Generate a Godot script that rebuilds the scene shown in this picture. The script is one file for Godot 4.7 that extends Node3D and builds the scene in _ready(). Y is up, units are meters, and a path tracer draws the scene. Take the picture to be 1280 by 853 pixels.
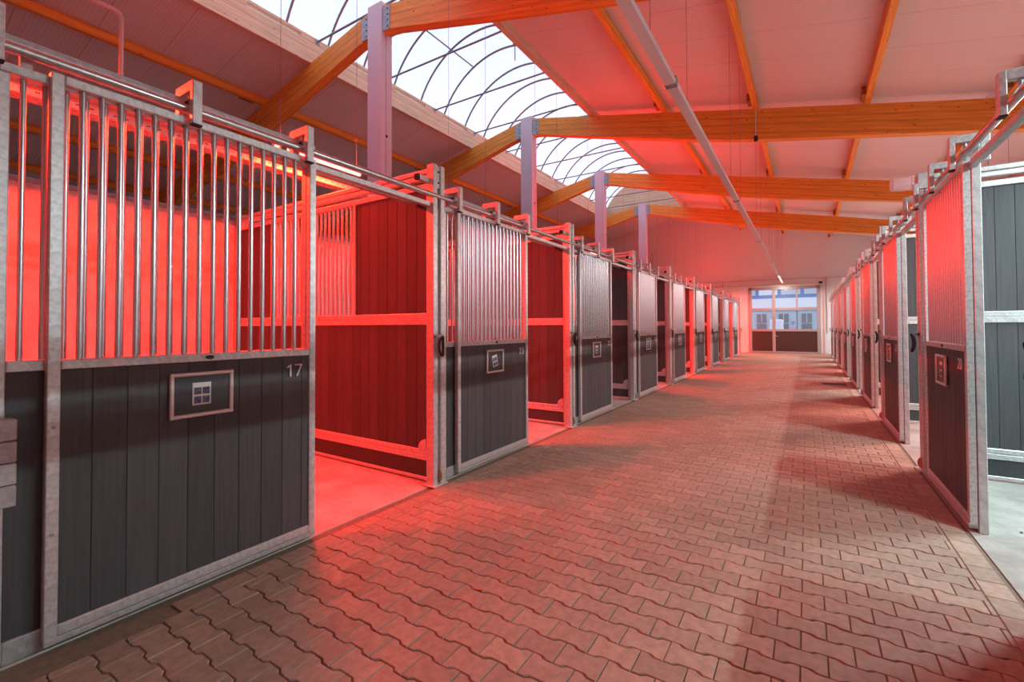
extends Node3D

# A long stable aisle: sliding stall doors on both sides, timber roof with a barrel skylight, red lamps in the left stalls.
# World measures are written (X to the right, Y up, Z down the aisle); V() turns them into Godot's axes.

const PITCH := 2.876
const FRONT_LEFT := -2.86
const FRONT_RIGHT := 0.94
const FAR_WALL := 28.6

var mesh_cache := {}
var name_count := {}
var rng := RandomNumberGenerator.new()
var M := {}
var planks: Array[StandardMaterial3D] = []
var pavers: Array[StandardMaterial3D] = []


func V(x: float, y: float, z: float) -> Vector3:
	return Vector3(x, y, -z)


# ------------------------------------------------------------------ meshes
func poly(st: SurfaceTool, pts: Array, outward: Vector3) -> void:
	var n: Vector3 = (pts[1] - pts[0]).cross(pts[2] - pts[0])
	var p := pts.duplicate()
	if n.dot(outward) > 0.0:
		p.reverse()
	else:
		n = -n
	n = n.normalized()
	for i in range(1, p.size() - 1):
		for v in [p[0], p[i], p[i + 1]]:
			st.set_normal(n)
			st.add_vertex(v)


func begin() -> SurfaceTool:
	var st := SurfaceTool.new()
	st.begin(Mesh.PRIMITIVE_TRIANGLES)
	return st


func add_box(st: SurfaceTool, at: Vector3, s: Vector3, c: float, turn := Basis()) -> void:
	var h := s / 2.0
	var P := func(sx: int, sy: int, sz: int, face: int) -> Vector3:
		var v := Vector3(sx * (h.x - c), sy * (h.y - c), sz * (h.z - c))
		v[face] = [sx * h.x, sy * h.y, sz * h.z][face]
		return at + turn * v
	for a in 3:
		var b := (a + 1) % 3
		var d := (a + 2) % 3
		for sg in [-1, 1]:
			var q := []
			for w in [[-1, -1], [1, -1], [1, 1], [-1, 1]]:
				var sgn := [0, 0, 0]
				sgn[a] = sg
				sgn[b] = w[0]
				sgn[d] = w[1]
				q.append(P.call(sgn[0], sgn[1], sgn[2], a))
			var o := Vector3.ZERO
			o[a] = sg
			poly(st, q, turn * o)
	if c <= 0.0:
		return
	for a in 3:
		var b := (a + 1) % 3
		var d := (a + 2) % 3
		for sb in [-1, 1]:
			for sd in [-1, 1]:
				var lo := [0, 0, 0]
				var hi := [0, 0, 0]
				lo[a] = -1; hi[a] = 1
				lo[b] = sb; hi[b] = sb
				lo[d] = sd; hi[d] = sd
				var o := Vector3.ZERO
				o[b] = sb
				o[d] = sd
				poly(st, [P.call(lo[0], lo[1], lo[2], b), P.call(hi[0], hi[1], hi[2], b), P.call(hi[0], hi[1], hi[2], d), P.call(lo[0], lo[1], lo[2], d)], turn * o)
	for sx in [-1, 1]:
		for sy in [-1, 1]:
			for sz in [-1, 1]:
				poly(st, [P.call(sx, sy, sz, 0), P.call(sx, sy, sz, 1), P.call(sx, sy, sz, 2)], turn * Vector3(sx, sy, sz))


func box(sx: float, sy: float, sz: float, c := 0.0) -> ArrayMesh:
	var key := "b%.4f,%.4f,%.4f,%.4f" % [sx, sy, sz, c]
	if not mesh_cache.has(key):
		var st := begin()
		add_box(st, Vector3.ZERO, Vector3(sx, sy, sz), c)
		mesh_cache[key] = st.commit()
	return mesh_cache[key]


# a rod along y
func add_rod(st: SurfaceTool, a: Vector3, b: Vector3, r: float, n: int) -> void:
	var ax := (b - a).normalized()
	var u := ax.cross(Vector3.RIGHT if absf(ax.x) < 0.8 else Vector3.UP).normalized()
	var w := ax.cross(u)
	var ring := []
	for i in n:
		var t := TAU * i / n
		ring.append(u * cos(t) + w * sin(t))
	for i in n:
		var e: Vector3 = ring[i]
		var f: Vector3 = ring[(i + 1) % n]
		var q := [[a + e * r, e], [a + f * r, f], [b + f * r, f], [b + e * r, e]]
		var face: Vector3 = (q[1][0] - q[0][0]).cross(q[2][0] - q[0][0])
		if face.dot(e) > 0.0:
			q.reverse()
		for k in [0, 1, 2, 0, 2, 3]:
			st.set_normal(q[k][1])
			st.add_vertex(q[k][0])
	var ca := []
	var cb := []
	for i in n:
		ca.append(a + ring[i] * r)
		cb.append(b + ring[i] * r)
	poly(st, ca, -ax)
	poly(st, cb, ax)


func rod(r: float, h: float, n := 10) -> ArrayMesh:
	var key := "r%.4f,%.4f,%d" % [r, h, n]
	if not mesh_cache.has(key):
		var st := begin()
		add_rod(st, Vector3(0, -h / 2, 0), Vector3(0, h / 2, 0), r, n)
		mesh_cache[key] = st.commit()
	return mesh_cache[key]


# a tube swept along a path (open or closed)
func add_sweep(st: SurfaceTool, pts: Array, r: float, n: int, closed := false) -> void:
	var rings := []
	var count := pts.size()
	var side := Vector3.ZERO
	for i in count:
		var prev: Vector3 = pts[(i - 1 + count) % count] if closed or i > 0 else pts[i]
		var next: Vector3 = pts[(i + 1) % count] if closed or i < count - 1 else pts[i]
		var t := (next - prev).normalized()
		if side == Vector3.ZERO:
			side = t.cross(Vector3.UP if absf(t.y) < 0.9 else Vector3.RIGHT).normalized()
		side = (side - t * side.dot(t)).normalized()
		var up := t.cross(side)
		var ring := []
		for k in n:
			var a := TAU * k / n
			ring.append([pts[i], side * cos(a) + up * sin(a)])
		rings.append(ring)
	for i in (count if closed else count - 1):
		for k in n:
			var q := [rings[i][k], rings[i][(k + 1) % n], rings[(i + 1) % count][(k + 1) % n], rings[(i + 1) % count][k]]
			var p := []
			for e in q:
				p.append([e[0] + e[1] * r, e[1]])
			var face: Vector3 = (p[1][0] - p[0][0]).cross(p[2][0] - p[0][0])
			if face.dot(p[0][1]) > 0.0:
				p.reverse()
			for j in [0, 1, 2, 0, 2, 3]:
				st.set_normal(p[j][1])
				st.add_vertex(p[j][0])


# a flat outline in x,y given thickness along z, chamfered at the front
func add_prism(st: SurfaceTool, outline: Array, z0: float, z1: float, c := 0.0) -> void:
	var n := outline.size()
	var mid := Vector2.ZERO
	for p in outline:
		mid += p
	mid /= n
	var inner := []
	for i in n:
		var p: Vector2 = outline[i]
		var e1: Vector2 = (p - outline[(i - 1 + n) % n]).normalized()
		var e2: Vector2 = (outline[(i + 1) % n] - p).normalized()
		var b := (Vector2(-e1.y, e1.x) + Vector2(-e2.y, e2.x)).normalized()
		inner.append(p + b * c)
	var tri := Geometry2D.triangulate_polygon(PackedVector2Array(inner))
	for i in range(0, tri.size(), 3):
		var f := []
		var g := []
		for k in 3:
			var p: Vector2 = inner[tri[i + k]]
			f.append(Vector3(p.x, p.y, z1))
			var o: Vector2 = outline[tri[i + k]]
			g.append(Vector3(o.x, o.y, z0))
		poly(st, f, Vector3(0, 0, 1))
		poly(st, g, Vector3(0, 0, -1))
	for i in n:
		var p: Vector2 = outline[i]
		var q: Vector2 = outline[(i + 1) % n]
		var ip: Vector2 = inner[i]
		var iq: Vector2 = inner[(i + 1) % n]
		var e := (q - p).normalized()
		var o := Vector3(e.y, -e.x, 0)
		poly(st, [Vector3(p.x, p.y, z0), Vector3(q.x, q.y, z0), Vector3(q.x, q.y, z1 - c), Vector3(p.x, p.y, z1 - c)], o)
		if c > 0.0:
			poly(st, [Vector3(p.x, p.y, z1 - c), Vector3(q.x, q.y, z1 - c), Vector3(iq.x, iq.y, z1), Vector3(ip.x, ip.y, z1)], o + Vector3(0, 0, 1))


# ------------------------------------------------------------------ nodes
func numbered(nm: String) -> String:
	var k: int = name_count.get(nm, 0)
	name_count[nm] = k + 1
	return nm if k == 0 else "%s_%03d" % [nm, k]


func thing(nm: String, label: String, category: String, at: Vector3, turn := Basis(), group := "") -> Node3D:
	var o := Node3D.new()
	o.name = numbered(nm)
	add_child(o)
	o.transform = Transform3D(turn, at)
	o.set_meta("label", label)
	o.set_meta("category", category)
	o.set_meta("kind", "thing")
	if group:
		o.set_meta("group", group)
	return o


func part(par: Node3D, nm: String, mesh: Mesh, mat: Material, at := Vector3.ZERO, turn := Basis()) -> MeshInstance3D:
	var o := MeshInstance3D.new()
	o.name = nm
	o.mesh = mesh
	o.material_override = mat
	o.transform = Transform3D(turn, at)
	o.cast_shadow = GeometryInstance3D.SHADOW_CASTING_SETTING_ON
	par.add_child(o, true)
	return o


func solo(nm: String, label: String, category: String, mesh: Mesh, mat: Material, at: Vector3, turn := Basis(), group := "") -> MeshInstance3D:
	var o := part(self, numbered(nm), mesh, mat, at, turn)
	o.set_meta("label", label)
	o.set_meta("category", category)
	if group:
		o.set_meta("group", group)
	return o


func structure(nm: String, label := "") -> Node3D:
	var o := Node3D.new()
	o.name = numbered(nm)
	add_child(o)
	o.set_meta("kind", "structure")
	if label:
		o.set_meta("label", label)
	return o


# ------------------------------------------------------------------ materials
func noise(freq: float, seed_: int, octaves := 4) -> FastNoiseLite:
	var f := FastNoiseLite.new()
	f.seed = seed_
	f.frequency = freq
	f.fractal_octaves = octaves
	return f


# grey mottling around 1.0 to multiply a colour with; sx, sy stretch it
func mottle(w: int, h: int, sx: float, sy: float, lo: float, hi: float, seed_: int, cells := false) -> ImageTexture:
	var f := noise(0.02, seed_, 5)
	if cells:
		f.noise_type = FastNoiseLite.TYPE_CELLULAR
		f.cellular_return_type = FastNoiseLite.RETURN_CELL_VALUE
		f.fractal_octaves = 2
	var g := noise(0.15, seed_ + 5, 2)
	var im := Image.create(w, h, false, Image.FORMAT_RGB8)
	for y in h:
		for x in w:
			# blend the borders so that the tile repeats
			var bx := smoothstep(0.85, 1.0, float(x) / w)
			var by := smoothstep(0.85, 1.0, float(y) / h)
			var a := f.get_noise_2d(x * sx, y * sy)
			var b := f.get_noise_2d((x - w) * sx, y * sy)
			var c := f.get_noise_2d(x * sx, (y - h) * sy)
			var n := lerpf(lerpf(a, b, bx), c, by) + 0.25 * g.get_noise_2d(x * sx, y * sy)
			var t := clampf(0.5 + 0.8 * n, 0.0, 1.0)
			var v := lerpf(lo, hi, t)
			im.set_pixel(x, y, Color(v, v, v))
	im.generate_mipmaps()
	return ImageTexture.create_from_image(im)


func mat(color: Color, rough: float, metal := 0.0, tex: Texture2D = null, scale := Vector3.ONE, world := true) -> StandardMaterial3D:
	var m := StandardMaterial3D.new()
	m.albedo_color = color
	m.roughness = rough
	m.metallic = metal
	if tex:
		m.albedo_texture = tex
		m.uv1_triplanar = true
		m.uv1_world_triplanar = world
		m.uv1_scale = scale
		m.uv1_triplanar_sharpness = 8.0
	return m


func wood_texture(seed_: int) -> ImageTexture:
	var w := 768
	var h := 192
	var grain := noise(0.02, seed_, 4)
	var r := RandomNumberGenerator.new()
	r.seed = seed_
	var tone := []
	for i in 16:
		tone.append(r.randf_range(0.9, 1.0))
	var knots := []
	for i in 26:
		knots.append([r.randf_range(0, w), r.randf_range(4, h - 4), r.randf_range(1.2, 3.2)])
	var im := Image.create(w, h, false, Image.FORMAT_RGB8)
	for y in h:
		var board := int(y / 12.0)
		var shift := board * 171.0
		var seam := 0.93 if y % 12 == 0 else 1.0
		for x in w:
			var g := grain.get_noise_2d((x + shift) * 0.35, y * 6.0)
			var v: float = tone[board % 16] * seam * (0.95 + 0.13 * g)
			im.set_pixel(x, y, Color(v, v * (0.985 + 0.03 * g), v * (0.96 + 0.06 * g)))
	for k in knots:
		var kr: float = k[2]
		for dy in range(-6, 7):
			for dx in range(-9, 10):
				var d := sqrt(pow(dx / (kr * 1.5), 2) + pow(dy / kr, 2))
				if d < 1.3:
					var px := posmod(int(k[0]) + dx, w)
					var py := clampi(int(k[1]) + dy, 0, h - 1)
					var c := im.get_pixel(px, py)
					im.set_pixel(px, py, c.lerp(Color(0.42, 0.25, 0.14), 0.85 * clampf(1.3 - d, 0, 1)))
	im.generate_mipmaps()
	return ImageTexture.create_from_image(im)


func lin(r: float, g: float, b: float) -> Color:
	return Color(r, g, b).linear_to_srgb()


func make_materials() -> void:
	var spangle := mottle(256, 256, 1.6, 1.6, 0.88, 1.0, 3, true)
	var fine := mottle(256, 256, 2.0, 2.0, 0.86, 1.0, 7)
	var streak := mottle(256, 256, 6.0, 0.35, 0.84, 1.0, 11)
	var blot := mottle(256, 256, 0.8, 0.8, 0.8, 1.0, 17)
	M.galv = mat(lin(0.60, 0.60, 0.58), 0.42, 0.5, spangle, Vector3(6, 6, 6))
	M.galv_dull = mat(lin(0.44, 0.44, 0.43), 0.5, 0.4, spangle, Vector3(6, 6, 6))
	M.bar = mat(lin(0.5, 0.51, 0.52), 0.26, 0.8)
	M.tube = mat(lin(0.56, 0.56, 0.54), 0.25, 0.85, fine, Vector3(2, 2, 2))
	M.dark = mat(lin(0.012, 0.012, 0.013), 0.55)
	M.rubber = mat(lin(0.02, 0.018, 0.017), 0.8)
	for i in 4:
		var t: float = [1.0, 0.86, 1.12, 0.94][i]
		planks.append(mat(lin(0.062 * t, 0.062 * t, 0.064 * t), 0.62, 0.0, streak, Vector3(1.6, 0.8, 1.6)))
	M.backing = mat(lin(0.015, 0.015, 0.016), 0.8)
	M.alu = mat(lin(0.62, 0.62, 0.6), 0.35, 0.4)
	M.paper = mat(lin(0.6, 0.6, 0.58), 0.7)
	M.print_blue = mat(lin(0.19, 0.20, 0.36), 0.6, 0.0, mottle(64, 64, 5.0, 5.0, 0.35, 1.0, 91), Vector3(8, 8, 8))
	M.board = mat(lin(0.05, 0.05, 0.052), 0.35)
	M.number = mat(lin(0.66, 0.66, 0.64), 0.5)
	M.bumper = mat(lin(0.42, 0.34, 0.24), 0.7)
	var wt := wood_texture(21)
	M.wood = mat(lin(0.9, 0.37, 0.05), 0.6, 0.0, wt, Vector3(0.2, 1.3, 1.3), false)
	M.wood_edge = mat(lin(0.80, 0.60, 0.42), 0.6, 0.0, wt, Vector3(0.2, 1.3, 1.3), false)
	M.column = mat(lin(0.6, 0.57, 0.64), 0.6)
	M.block = mat(lin(0.38, 0.15, 0.035), 0.7, 0.0, wt, Vector3(0.4, 1.6, 1.6), false)
	M.concrete = mat(lin(0.50, 0.47, 0.41), 0.85, 0.0, blot, Vector3(0.5, 0.5, 0.5))
	M.concrete_grey = mat(lin(0.36, 0.33, 0.29), 0.85, 0.0, blot, Vector3(0.5, 0.5, 0.5))
	M.sand = mat(lin(0.20, 0.15, 0.10), 0.95, 0.0, fine, Vector3(2, 2, 2))
	for i in 4:
		var t: float = [1.0, 0.9, 1.1, 0.97][i]
		pavers.append(mat(lin(0.345 * t, 0.245 * t, 0.175 * t), 0.8, 0.0, fine, Vector3(1.6, 1.6, 1.6)))
	M.paving = mat(lin(0.345, 0.245, 0.175), 0.8, 0.0, fine, Vector3(1.6, 1.6, 1.6))
	M.wall = mat(lin(0.72, 0.69, 0.67), 0.75)
	M.stall_wall = mat(lin(0.62, 0.58, 0.55), 0.7, 0.0, blot, Vector3(0.6, 0.6, 0.6))
	# ribbed roof sheet: fine parallel ribs along its own x
	var rib := Image.create(8, 64, false, Image.FORMAT_RGB8)
	var ribn := Image.create(8, 64, false, Image.FORMAT_RGB8)
	for y in 64:
		var ph := fposmod(y / 8.0, 1.0)
		var v := 1.0 if ph < 0.5 else 0.965
		var nx := 0.0
		if absf(ph - 0.5) < 0.13:
			nx = 0.22
		elif ph < 0.13 or ph > 0.87:
			nx = -0.22
		for x in 8:
			rib.set_pixel(x, y, Color(v, v, v))
			ribn.set_pixel(x, y, Color(0.5, 0.5 + nx * 0.5, 0.97))
	rib.generate_mipmaps()
	M.sheet = mat(lin(0.74, 0.66, 0.62), 0.55, 0.0, ImageTexture.create_from_image(rib), Vector3(2.0, 2.0, 2.0), false)
	M.sheet.normal_enabled = true
	M.sheet.normal_texture = ImageTexture.create_from_image(ribn)
	M.sheet.normal_scale = 0.7
	M.steel = mat(lin(0.34, 0.37, 0.42), 0.45, 0.5, spangle, Vector3(4, 4, 4))
	M.rib = mat(lin(0.24, 0.23, 0.26), 0.45, 0.4)
	M.trunk = mat(lin(0.66, 0.62, 0.62), 0.5)
	M.white = mat(lin(0.7, 0.7, 0.7), 0.5)
	M.pipe = mat(lin(0.62, 0.52, 0.5), 0.5)
	M.wire = mat(lin(0.22, 0.21, 0.22), 0.4, 0.3)
	M.grey_pipe = mat(lin(0.2, 0.2, 0.23), 0.45, 0.3)
	var holes := Image.create(64, 64, false, Image.FORMAT_RGB8)
	holes.fill(Color(1, 1, 1))
	for r in [[8, 14, 12, 5], [38, 14, 12, 5], [23, 44, 12, 5], [53, 44, 8, 5]]:
		holes.fill_rect(Rect2i(r[0], r[1], r[2], r[3]), Color(0.12, 0.12, 0.12))
	M.perforated = mat(lin(0.55, 0.54, 0.53), 0.5, 0.3, ImageTexture.create_from_image(holes), Vector3(6, 9, 9), false)
	M.glazing = StandardMaterial3D.new()
	M.glazing.albedo_color = Color(0.93, 0.95, 1.0, 0.3)
	M.glazing.transparency = BaseMaterial3D.TRANSPARENCY_ALPHA
	M.glazing.roughness = 0.2
	M.glazing.metallic_specular = 0.2
	M.glass = StandardMaterial3D.new()
	M.glass.albedo_color = Color(0.85, 0.95, 1.0, 0.06)
	M.glass.transparency = BaseMaterial3D.TRANSPARENCY_ALPHA
	M.glass.roughness = 0.05
	M.cloudy = StandardMaterial3D.new()
	M.cloudy.albedo_color = Color(0.95, 0.85, 0.85, 0.45)
	M.cloudy.transparency = BaseMaterial3D.TRANSPARENCY_ALPHA
	M.cloudy.roughness = 0.2
	M.door_panel = mat(lin(0.06, 0.025, 0.02), 0.5)
	M.door_frame = mat(lin(0.42, 0.36, 0.36), 0.45, 0.3)
	M.facade = mat(lin(0.93, 0.93, 0.94), 0.8)
	M.facade_blue = mat(lin(0.10, 0.26, 0.55), 0.6)
	M.facade_grey = mat(lin(0.46, 0.62, 0.68), 0.7)
	M.far_window = mat(lin(0.10, 0.14, 0.17), 0.2)
	M.far_pale = mat(lin(0.6, 0.63, 0.68), 0.3)
	M.pale_clothes = mat(lin(0.42, 0.42, 0.6), 0.8)
	M.asphalt = mat(lin(0.25, 0.27, 0.28), 0.9)
	M.green = mat(lin(0.05, 0.2, 0.13), 0.8)
	M.leaf = mat(lin(0.5, 0.16, 0.03), 0.8)
	M.leaf_dark = mat(lin(0.06, 0.05, 0.03), 0.8)


func glow(c: Color, e: float) -> StandardMaterial3D:
	var m := StandardMaterial3D.new()
	m.albedo_color = Color(0.9, 0.9, 0.9)
	m.emission_enabled = true
	m.emission = c
	m.emission_energy_multiplier = e
	return m


# ------------------------------------------------------------------ stall fronts, in their own axes: x to the right seen from the aisle, z towards the aisle
func plank_row(par: Node3D, x0: float, x1: float, y0: float, y1: float, z: float, shift: int, nm := "plank", first := 0.1345) -> void:
	var w := 0.1345
	var x := x0
	var i := shift
	while x < x1 - 0.004:
		var e := minf(x + (first if x == x0 else w), x1)
		part(par, nm, box(e - x, y1 - y0, 0.028, 0.0035), planks[(i * 7 + i / 3) % 4], Vector3((x + e) / 2, (y0 + y1) / 2, z))
		x = e
		i += 1
	part(par, "backing_sheet", box(x1 - x0, y1 - y0, 0.006), M.backing, Vector3((x0 + x1) / 2, (y0 + y1) / 2, z - 0.016))


func bar_row(par: Node3D, x0: float, count: int, y0: float, y1: float, z: float, r := 0.0132, step := 0.0717) -> void:
	for i in count:
		part(par, "bar", rod(r, y1 - y0, 10), M.bar, Vector3(x0 + i * step, (y0 + y1) / 2, z))


func sliding_door(at: Vector3, turn: Basis, label: String, number: String, tilt: float, shift: int) -> void:
	var t := thing("sliding_door", label, "stall door", at, turn, "sliding stall doors")
	var w := 1.335
	var z := -0.022
	for x in [0.0235, w - 0.0235]:
		part(t, "stile", box(0.047, 2.585, 0.044, 0.004), M.galv, Vector3(x, 0.028 + 2.585 / 2, z))
	part(t, "top_rail", box(w - 0.094, 0.044, 0.044, 0.004), M.galv, Vector3(w / 2, 2.59, z))
	part(t, "middle_rail", box(w - 0.094, 0.044, 0.044, 0.004), M.galv, Vector3(w / 2, 1.279, z))
	var low := part(t, "bottom_rail", box(w - 0.094, 0.05, 0.044, 0.004), M.galv, Vector3(w / 2, 0.083, z))
	part(low, "guide_channel", box(w, 0.028, 0.05, 0.003), M.galv_dull, Vector3(0, -0.04, 0.002))
	plank_row(t, 0.047, w - 0.047, 0.108, 1.257, z - 0.002, shift, "plank", 0.113)
	bar_row(t, 0.047 + 0.066, 16, 1.301, 2.568, z)
	for y in [0.52, 1.0]:
		part(t, "screw", rod(0.008, 0.004, 8), M.steel, Vector3(0.0235, y, 0.002), Basis(Vector3.RIGHT, PI / 2))
	part(t, "oval_badge", badge_mesh(), M.dark, Vector3(0.665, 1.28, 0.0))
	# name board: a rounded aluminium frame round a dark board with a printed card
	var f := part(t, "name_board", box(0.30, 0.225, 0.006, 0.001), M.board, Vector3(0.63, 1.077, -0.002))
	for s in [-1, 1]:
		part(f, "board_frame", rod(0.0115, 0.318, 10), M.alu, Vector3(0, s * 0.1135, 0.005), Basis(Vector3.BACK, PI / 2))
		part(f, "board_frame", rod(0.0115, 0.244, 10), M.alu, Vector3(s * 0.1505, 0, 0.005))
	var ct := Basis(Vector3.BACK, tilt)
	part(f, "card", box(0.094, 0.124, 0.002), M.paper, Vector3(-0.005, 0.003, 0.005), ct)
	for i in 4:
		part(f, "card_picture", box(0.036, 0.038, 0.001), M.print_blue, Vector3(-0.005, 0.003, 0.0064) + ct * Vector3(-0.021 + 0.042 * (i % 2), -0.034 + 0.05 * (i / 2), 0), ct)
	if number:
		var tm := TextMesh.new()
		tm.text = number
		var sf := SystemFont.new()
		sf.font_names = PackedStringArray(["Droid Sans"])
		tm.font = sf
		tm.font_size = 48
		tm.pixel_size = 0.00232
		tm.depth = 0.004
		part(t, "door_number", tm, M.number, Vector3(1.178, 1.163, 0.0))


func badge_mesh() -> ArrayMesh:
	if not mesh_cache.has("badge"):
		var o := []
		for i in 16:
			o.append(Vector2(0.023 * cos(TAU * i / 16), 0.012 * sin(TAU * i / 16)))
		var st := begin()
		add_prism(st, o, 0.0, 0.006, 0.002)
		mesh_cache["badge"] = st.commit()
	return mesh_cache["badge"]


func stall_front(at: Vector3, turn: Basis, label: String, shift: int, closed := false, barred := true) -> void:
	var t := thing("barred_partition", label, "stall front", at, turn, "fixed stall fronts behind the doors")
	var z := -0.073
	var x0 := 0.15
	var x1 := PITCH if closed else 1.655
	for x in [x0 + 0.025, x1 - 0.025]:
		part(t, "stile", box(0.05, 2.6, 0.05, 0.004), M.galv, Vector3(x, 1.3, z))
	part(t, "header_rail", box(PITCH - x0 - 0.05, 0.042, 0.05, 0.004), M.galv, Vector3((PITCH + x0) / 2 - 0.01, 2.579, z + 0.015))
	part(t, "middle_rail", box(x1 - x0 - 0.1, 0.05, 0.05, 0.004), M.galv, Vector3((x0 + x1) / 2, 1.279, z))
	part(t, "bottom_rail", box(x1 - x0 - 0.1, 0.098, 0.05, 0.004), M.galv_dull, Vector3((x0 + x1) / 2, 0.051, z))
	plank_row(t, x0 + 0.05, x1 - 0.05, 0.1, 1.254, z, shift)
	if barred:
		bar_row(t, x0 + 0.093, int((x1 - x0 - 0.08) / 0.0717), 1.304, 2.56, z, 0.011)
	if not closed:
		part(t, "carrier_rail", box(x1 - x0 + 0.06, 0.05, 0.03, 0.003), M.galv_dull, Vector3((x0 + x1) / 2, 2.71, z))
		part(t, "carrier_tie", box(0.04, 0.11, 0.02), M.galv_dull, Vector3(x0 + 0.1, 2.64, z))
		part(t, "carrier_tie", box(0.04, 0.11, 0.02), M.galv_dull, Vector3(x1 - 0.2, 2.64, z))


func front_post(at: Vector3, turn: Basis, label: String) -> void:
	var t := thing("front_post", label, "post", at, turn, "posts between the stall fronts")
	for x in [0.0, 0.1]:
		part(t, "channel_flange", box(0.058, 2.955, 0.085, 0.005), M.galv, Vector3(x, 1.4775, -0.045))
	part(t, "channel_web", box(0.042, 2.55, 0.02), M.galv_dull, Vector3(0.05, 1.275, -0.04))
	var flap := part(t, "top_flap", box(0.04, 0.2, 0.012, 0.004), M.galv, Vector3(0.05, 2.84, -0.02))
	for y in [-0.05, 0.05]:
		part(flap, "bolt", rod(0.009, 0.012, 8), M.dark, Vector3(0, y, 0.008), Basis(Vector3.RIGHT, PI / 2))
	part(t, "foot_plate", box(0.19, 0.012, 0.15, 0.002), M.galv, Vector3(0.03, 0.008, -0.035))
	# stop arm with a black cap, reaching over the opening
	var arm := part(t, "stop_arm", box(0.16, 0.045, 0.045, 0.003), M.galv, Vector3(-0.08, 2.80, -0.07))
	part(arm, "rubber_cap", box(0.03, 0.052, 0.052, 0.004), M.rubber, Vector3(-0.09, 0, 0))
	# oval pull handle of the latch
	var pts := []
	for i in 20:
		var a := TAU * i / 20
		pts.append(Vector3(0.028 * cos(a), 0.085 * sin(a), 0.032 + 0.018 * cos(2 * a) * -0.5))
	if not mesh_cache.has("handle"):
		var st := begin()
		add_sweep(st, pts, 0.012, 8, true)
		mesh_cache["handle"] = st.commit()
		var o := []
		for i in 13:
			o.append(Vector2(0.035 * cos(PI * i / 12 - PI / 2), 0.055 * sin(PI * i / 12 - PI / 2)))
		var st2 := begin()
		add_prism(st2, o, -0.011, 0.011, 0.003)
		mesh_cache["stop"] = st2.commit()
	var latch := part(t, "latch_plate", box(0.12, 0.035, 0.012, 0.003), M.steel, Vector3(0.03, 1.36, 0.004))
	for x in [-0.055, 0.055]:
		part(latch, "bolt", rod(0.01, 0.012, 8), M.dark, Vector3(x, 0, 0.008), Basis(Vector3.RIGHT, PI / 2))
	part(t, "pull_handle", mesh_cache["handle"], M.rubber, Vector3(0.03, 1.27, 0.012))
	part(t, "floor_stop", mesh_cache["stop"], M.bumper, Vector3(0.06, 0.085, -0.002), Basis(Vector3.UP, -PI / 2))


func door_track(at: Vector3, turn: Basis, label: String, spots := [0.30, 0.95, 1.6]) -> void:
	var t := thing("door_track", label, "door track", at, turn, "tubular door tracks above the fronts")
	part(t, "track_tube", rod(0.026, PITCH, 14), M.tube, Vector3(PITCH / 2 + 0.13, 2.662, -0.018), Basis(Vector3.BACK, PI / 2))
	for x in spots:
		var b := part(t, "bracket", bracket_mesh(), M.galv, Vector3(x, 0, 0))
		part(b, "end_cap", box(0.05, 0.008, 0.034), M.rubber, Vector3(0, 2.562, 0.042))
		part(b, "hanging_bolt", rod(0.012, 0.07, 8), M.steel, Vector3(0, 2.715, -0.03))
		part(b, "roller", rod(0.022, 0.02, 10), M.rubber, Vector3(0, 2.70, -0.042), Basis(Vector3.RIGHT, PI / 2))


func bracket_mesh() -> ArrayMesh:
	if not mesh_cache.has("bracket"):
		var st := begin()
		add_box(st, Vector3(0, 2.685, 0.042), Vector3(0.05, 0.24, 0.034), 0.004)
		add_box(st, Vector3(0, 2.78, -0.05), Vector3(0.048, 0.055, 0.2), 0.003)
		add_box(st, Vector3(0, 2.70, -0.13), Vector3(0.048, 0.19, 0.05), 0.003)
		mesh_cache["bracket"] = st.commit()
	return mesh_cache["bracket"]


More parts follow.
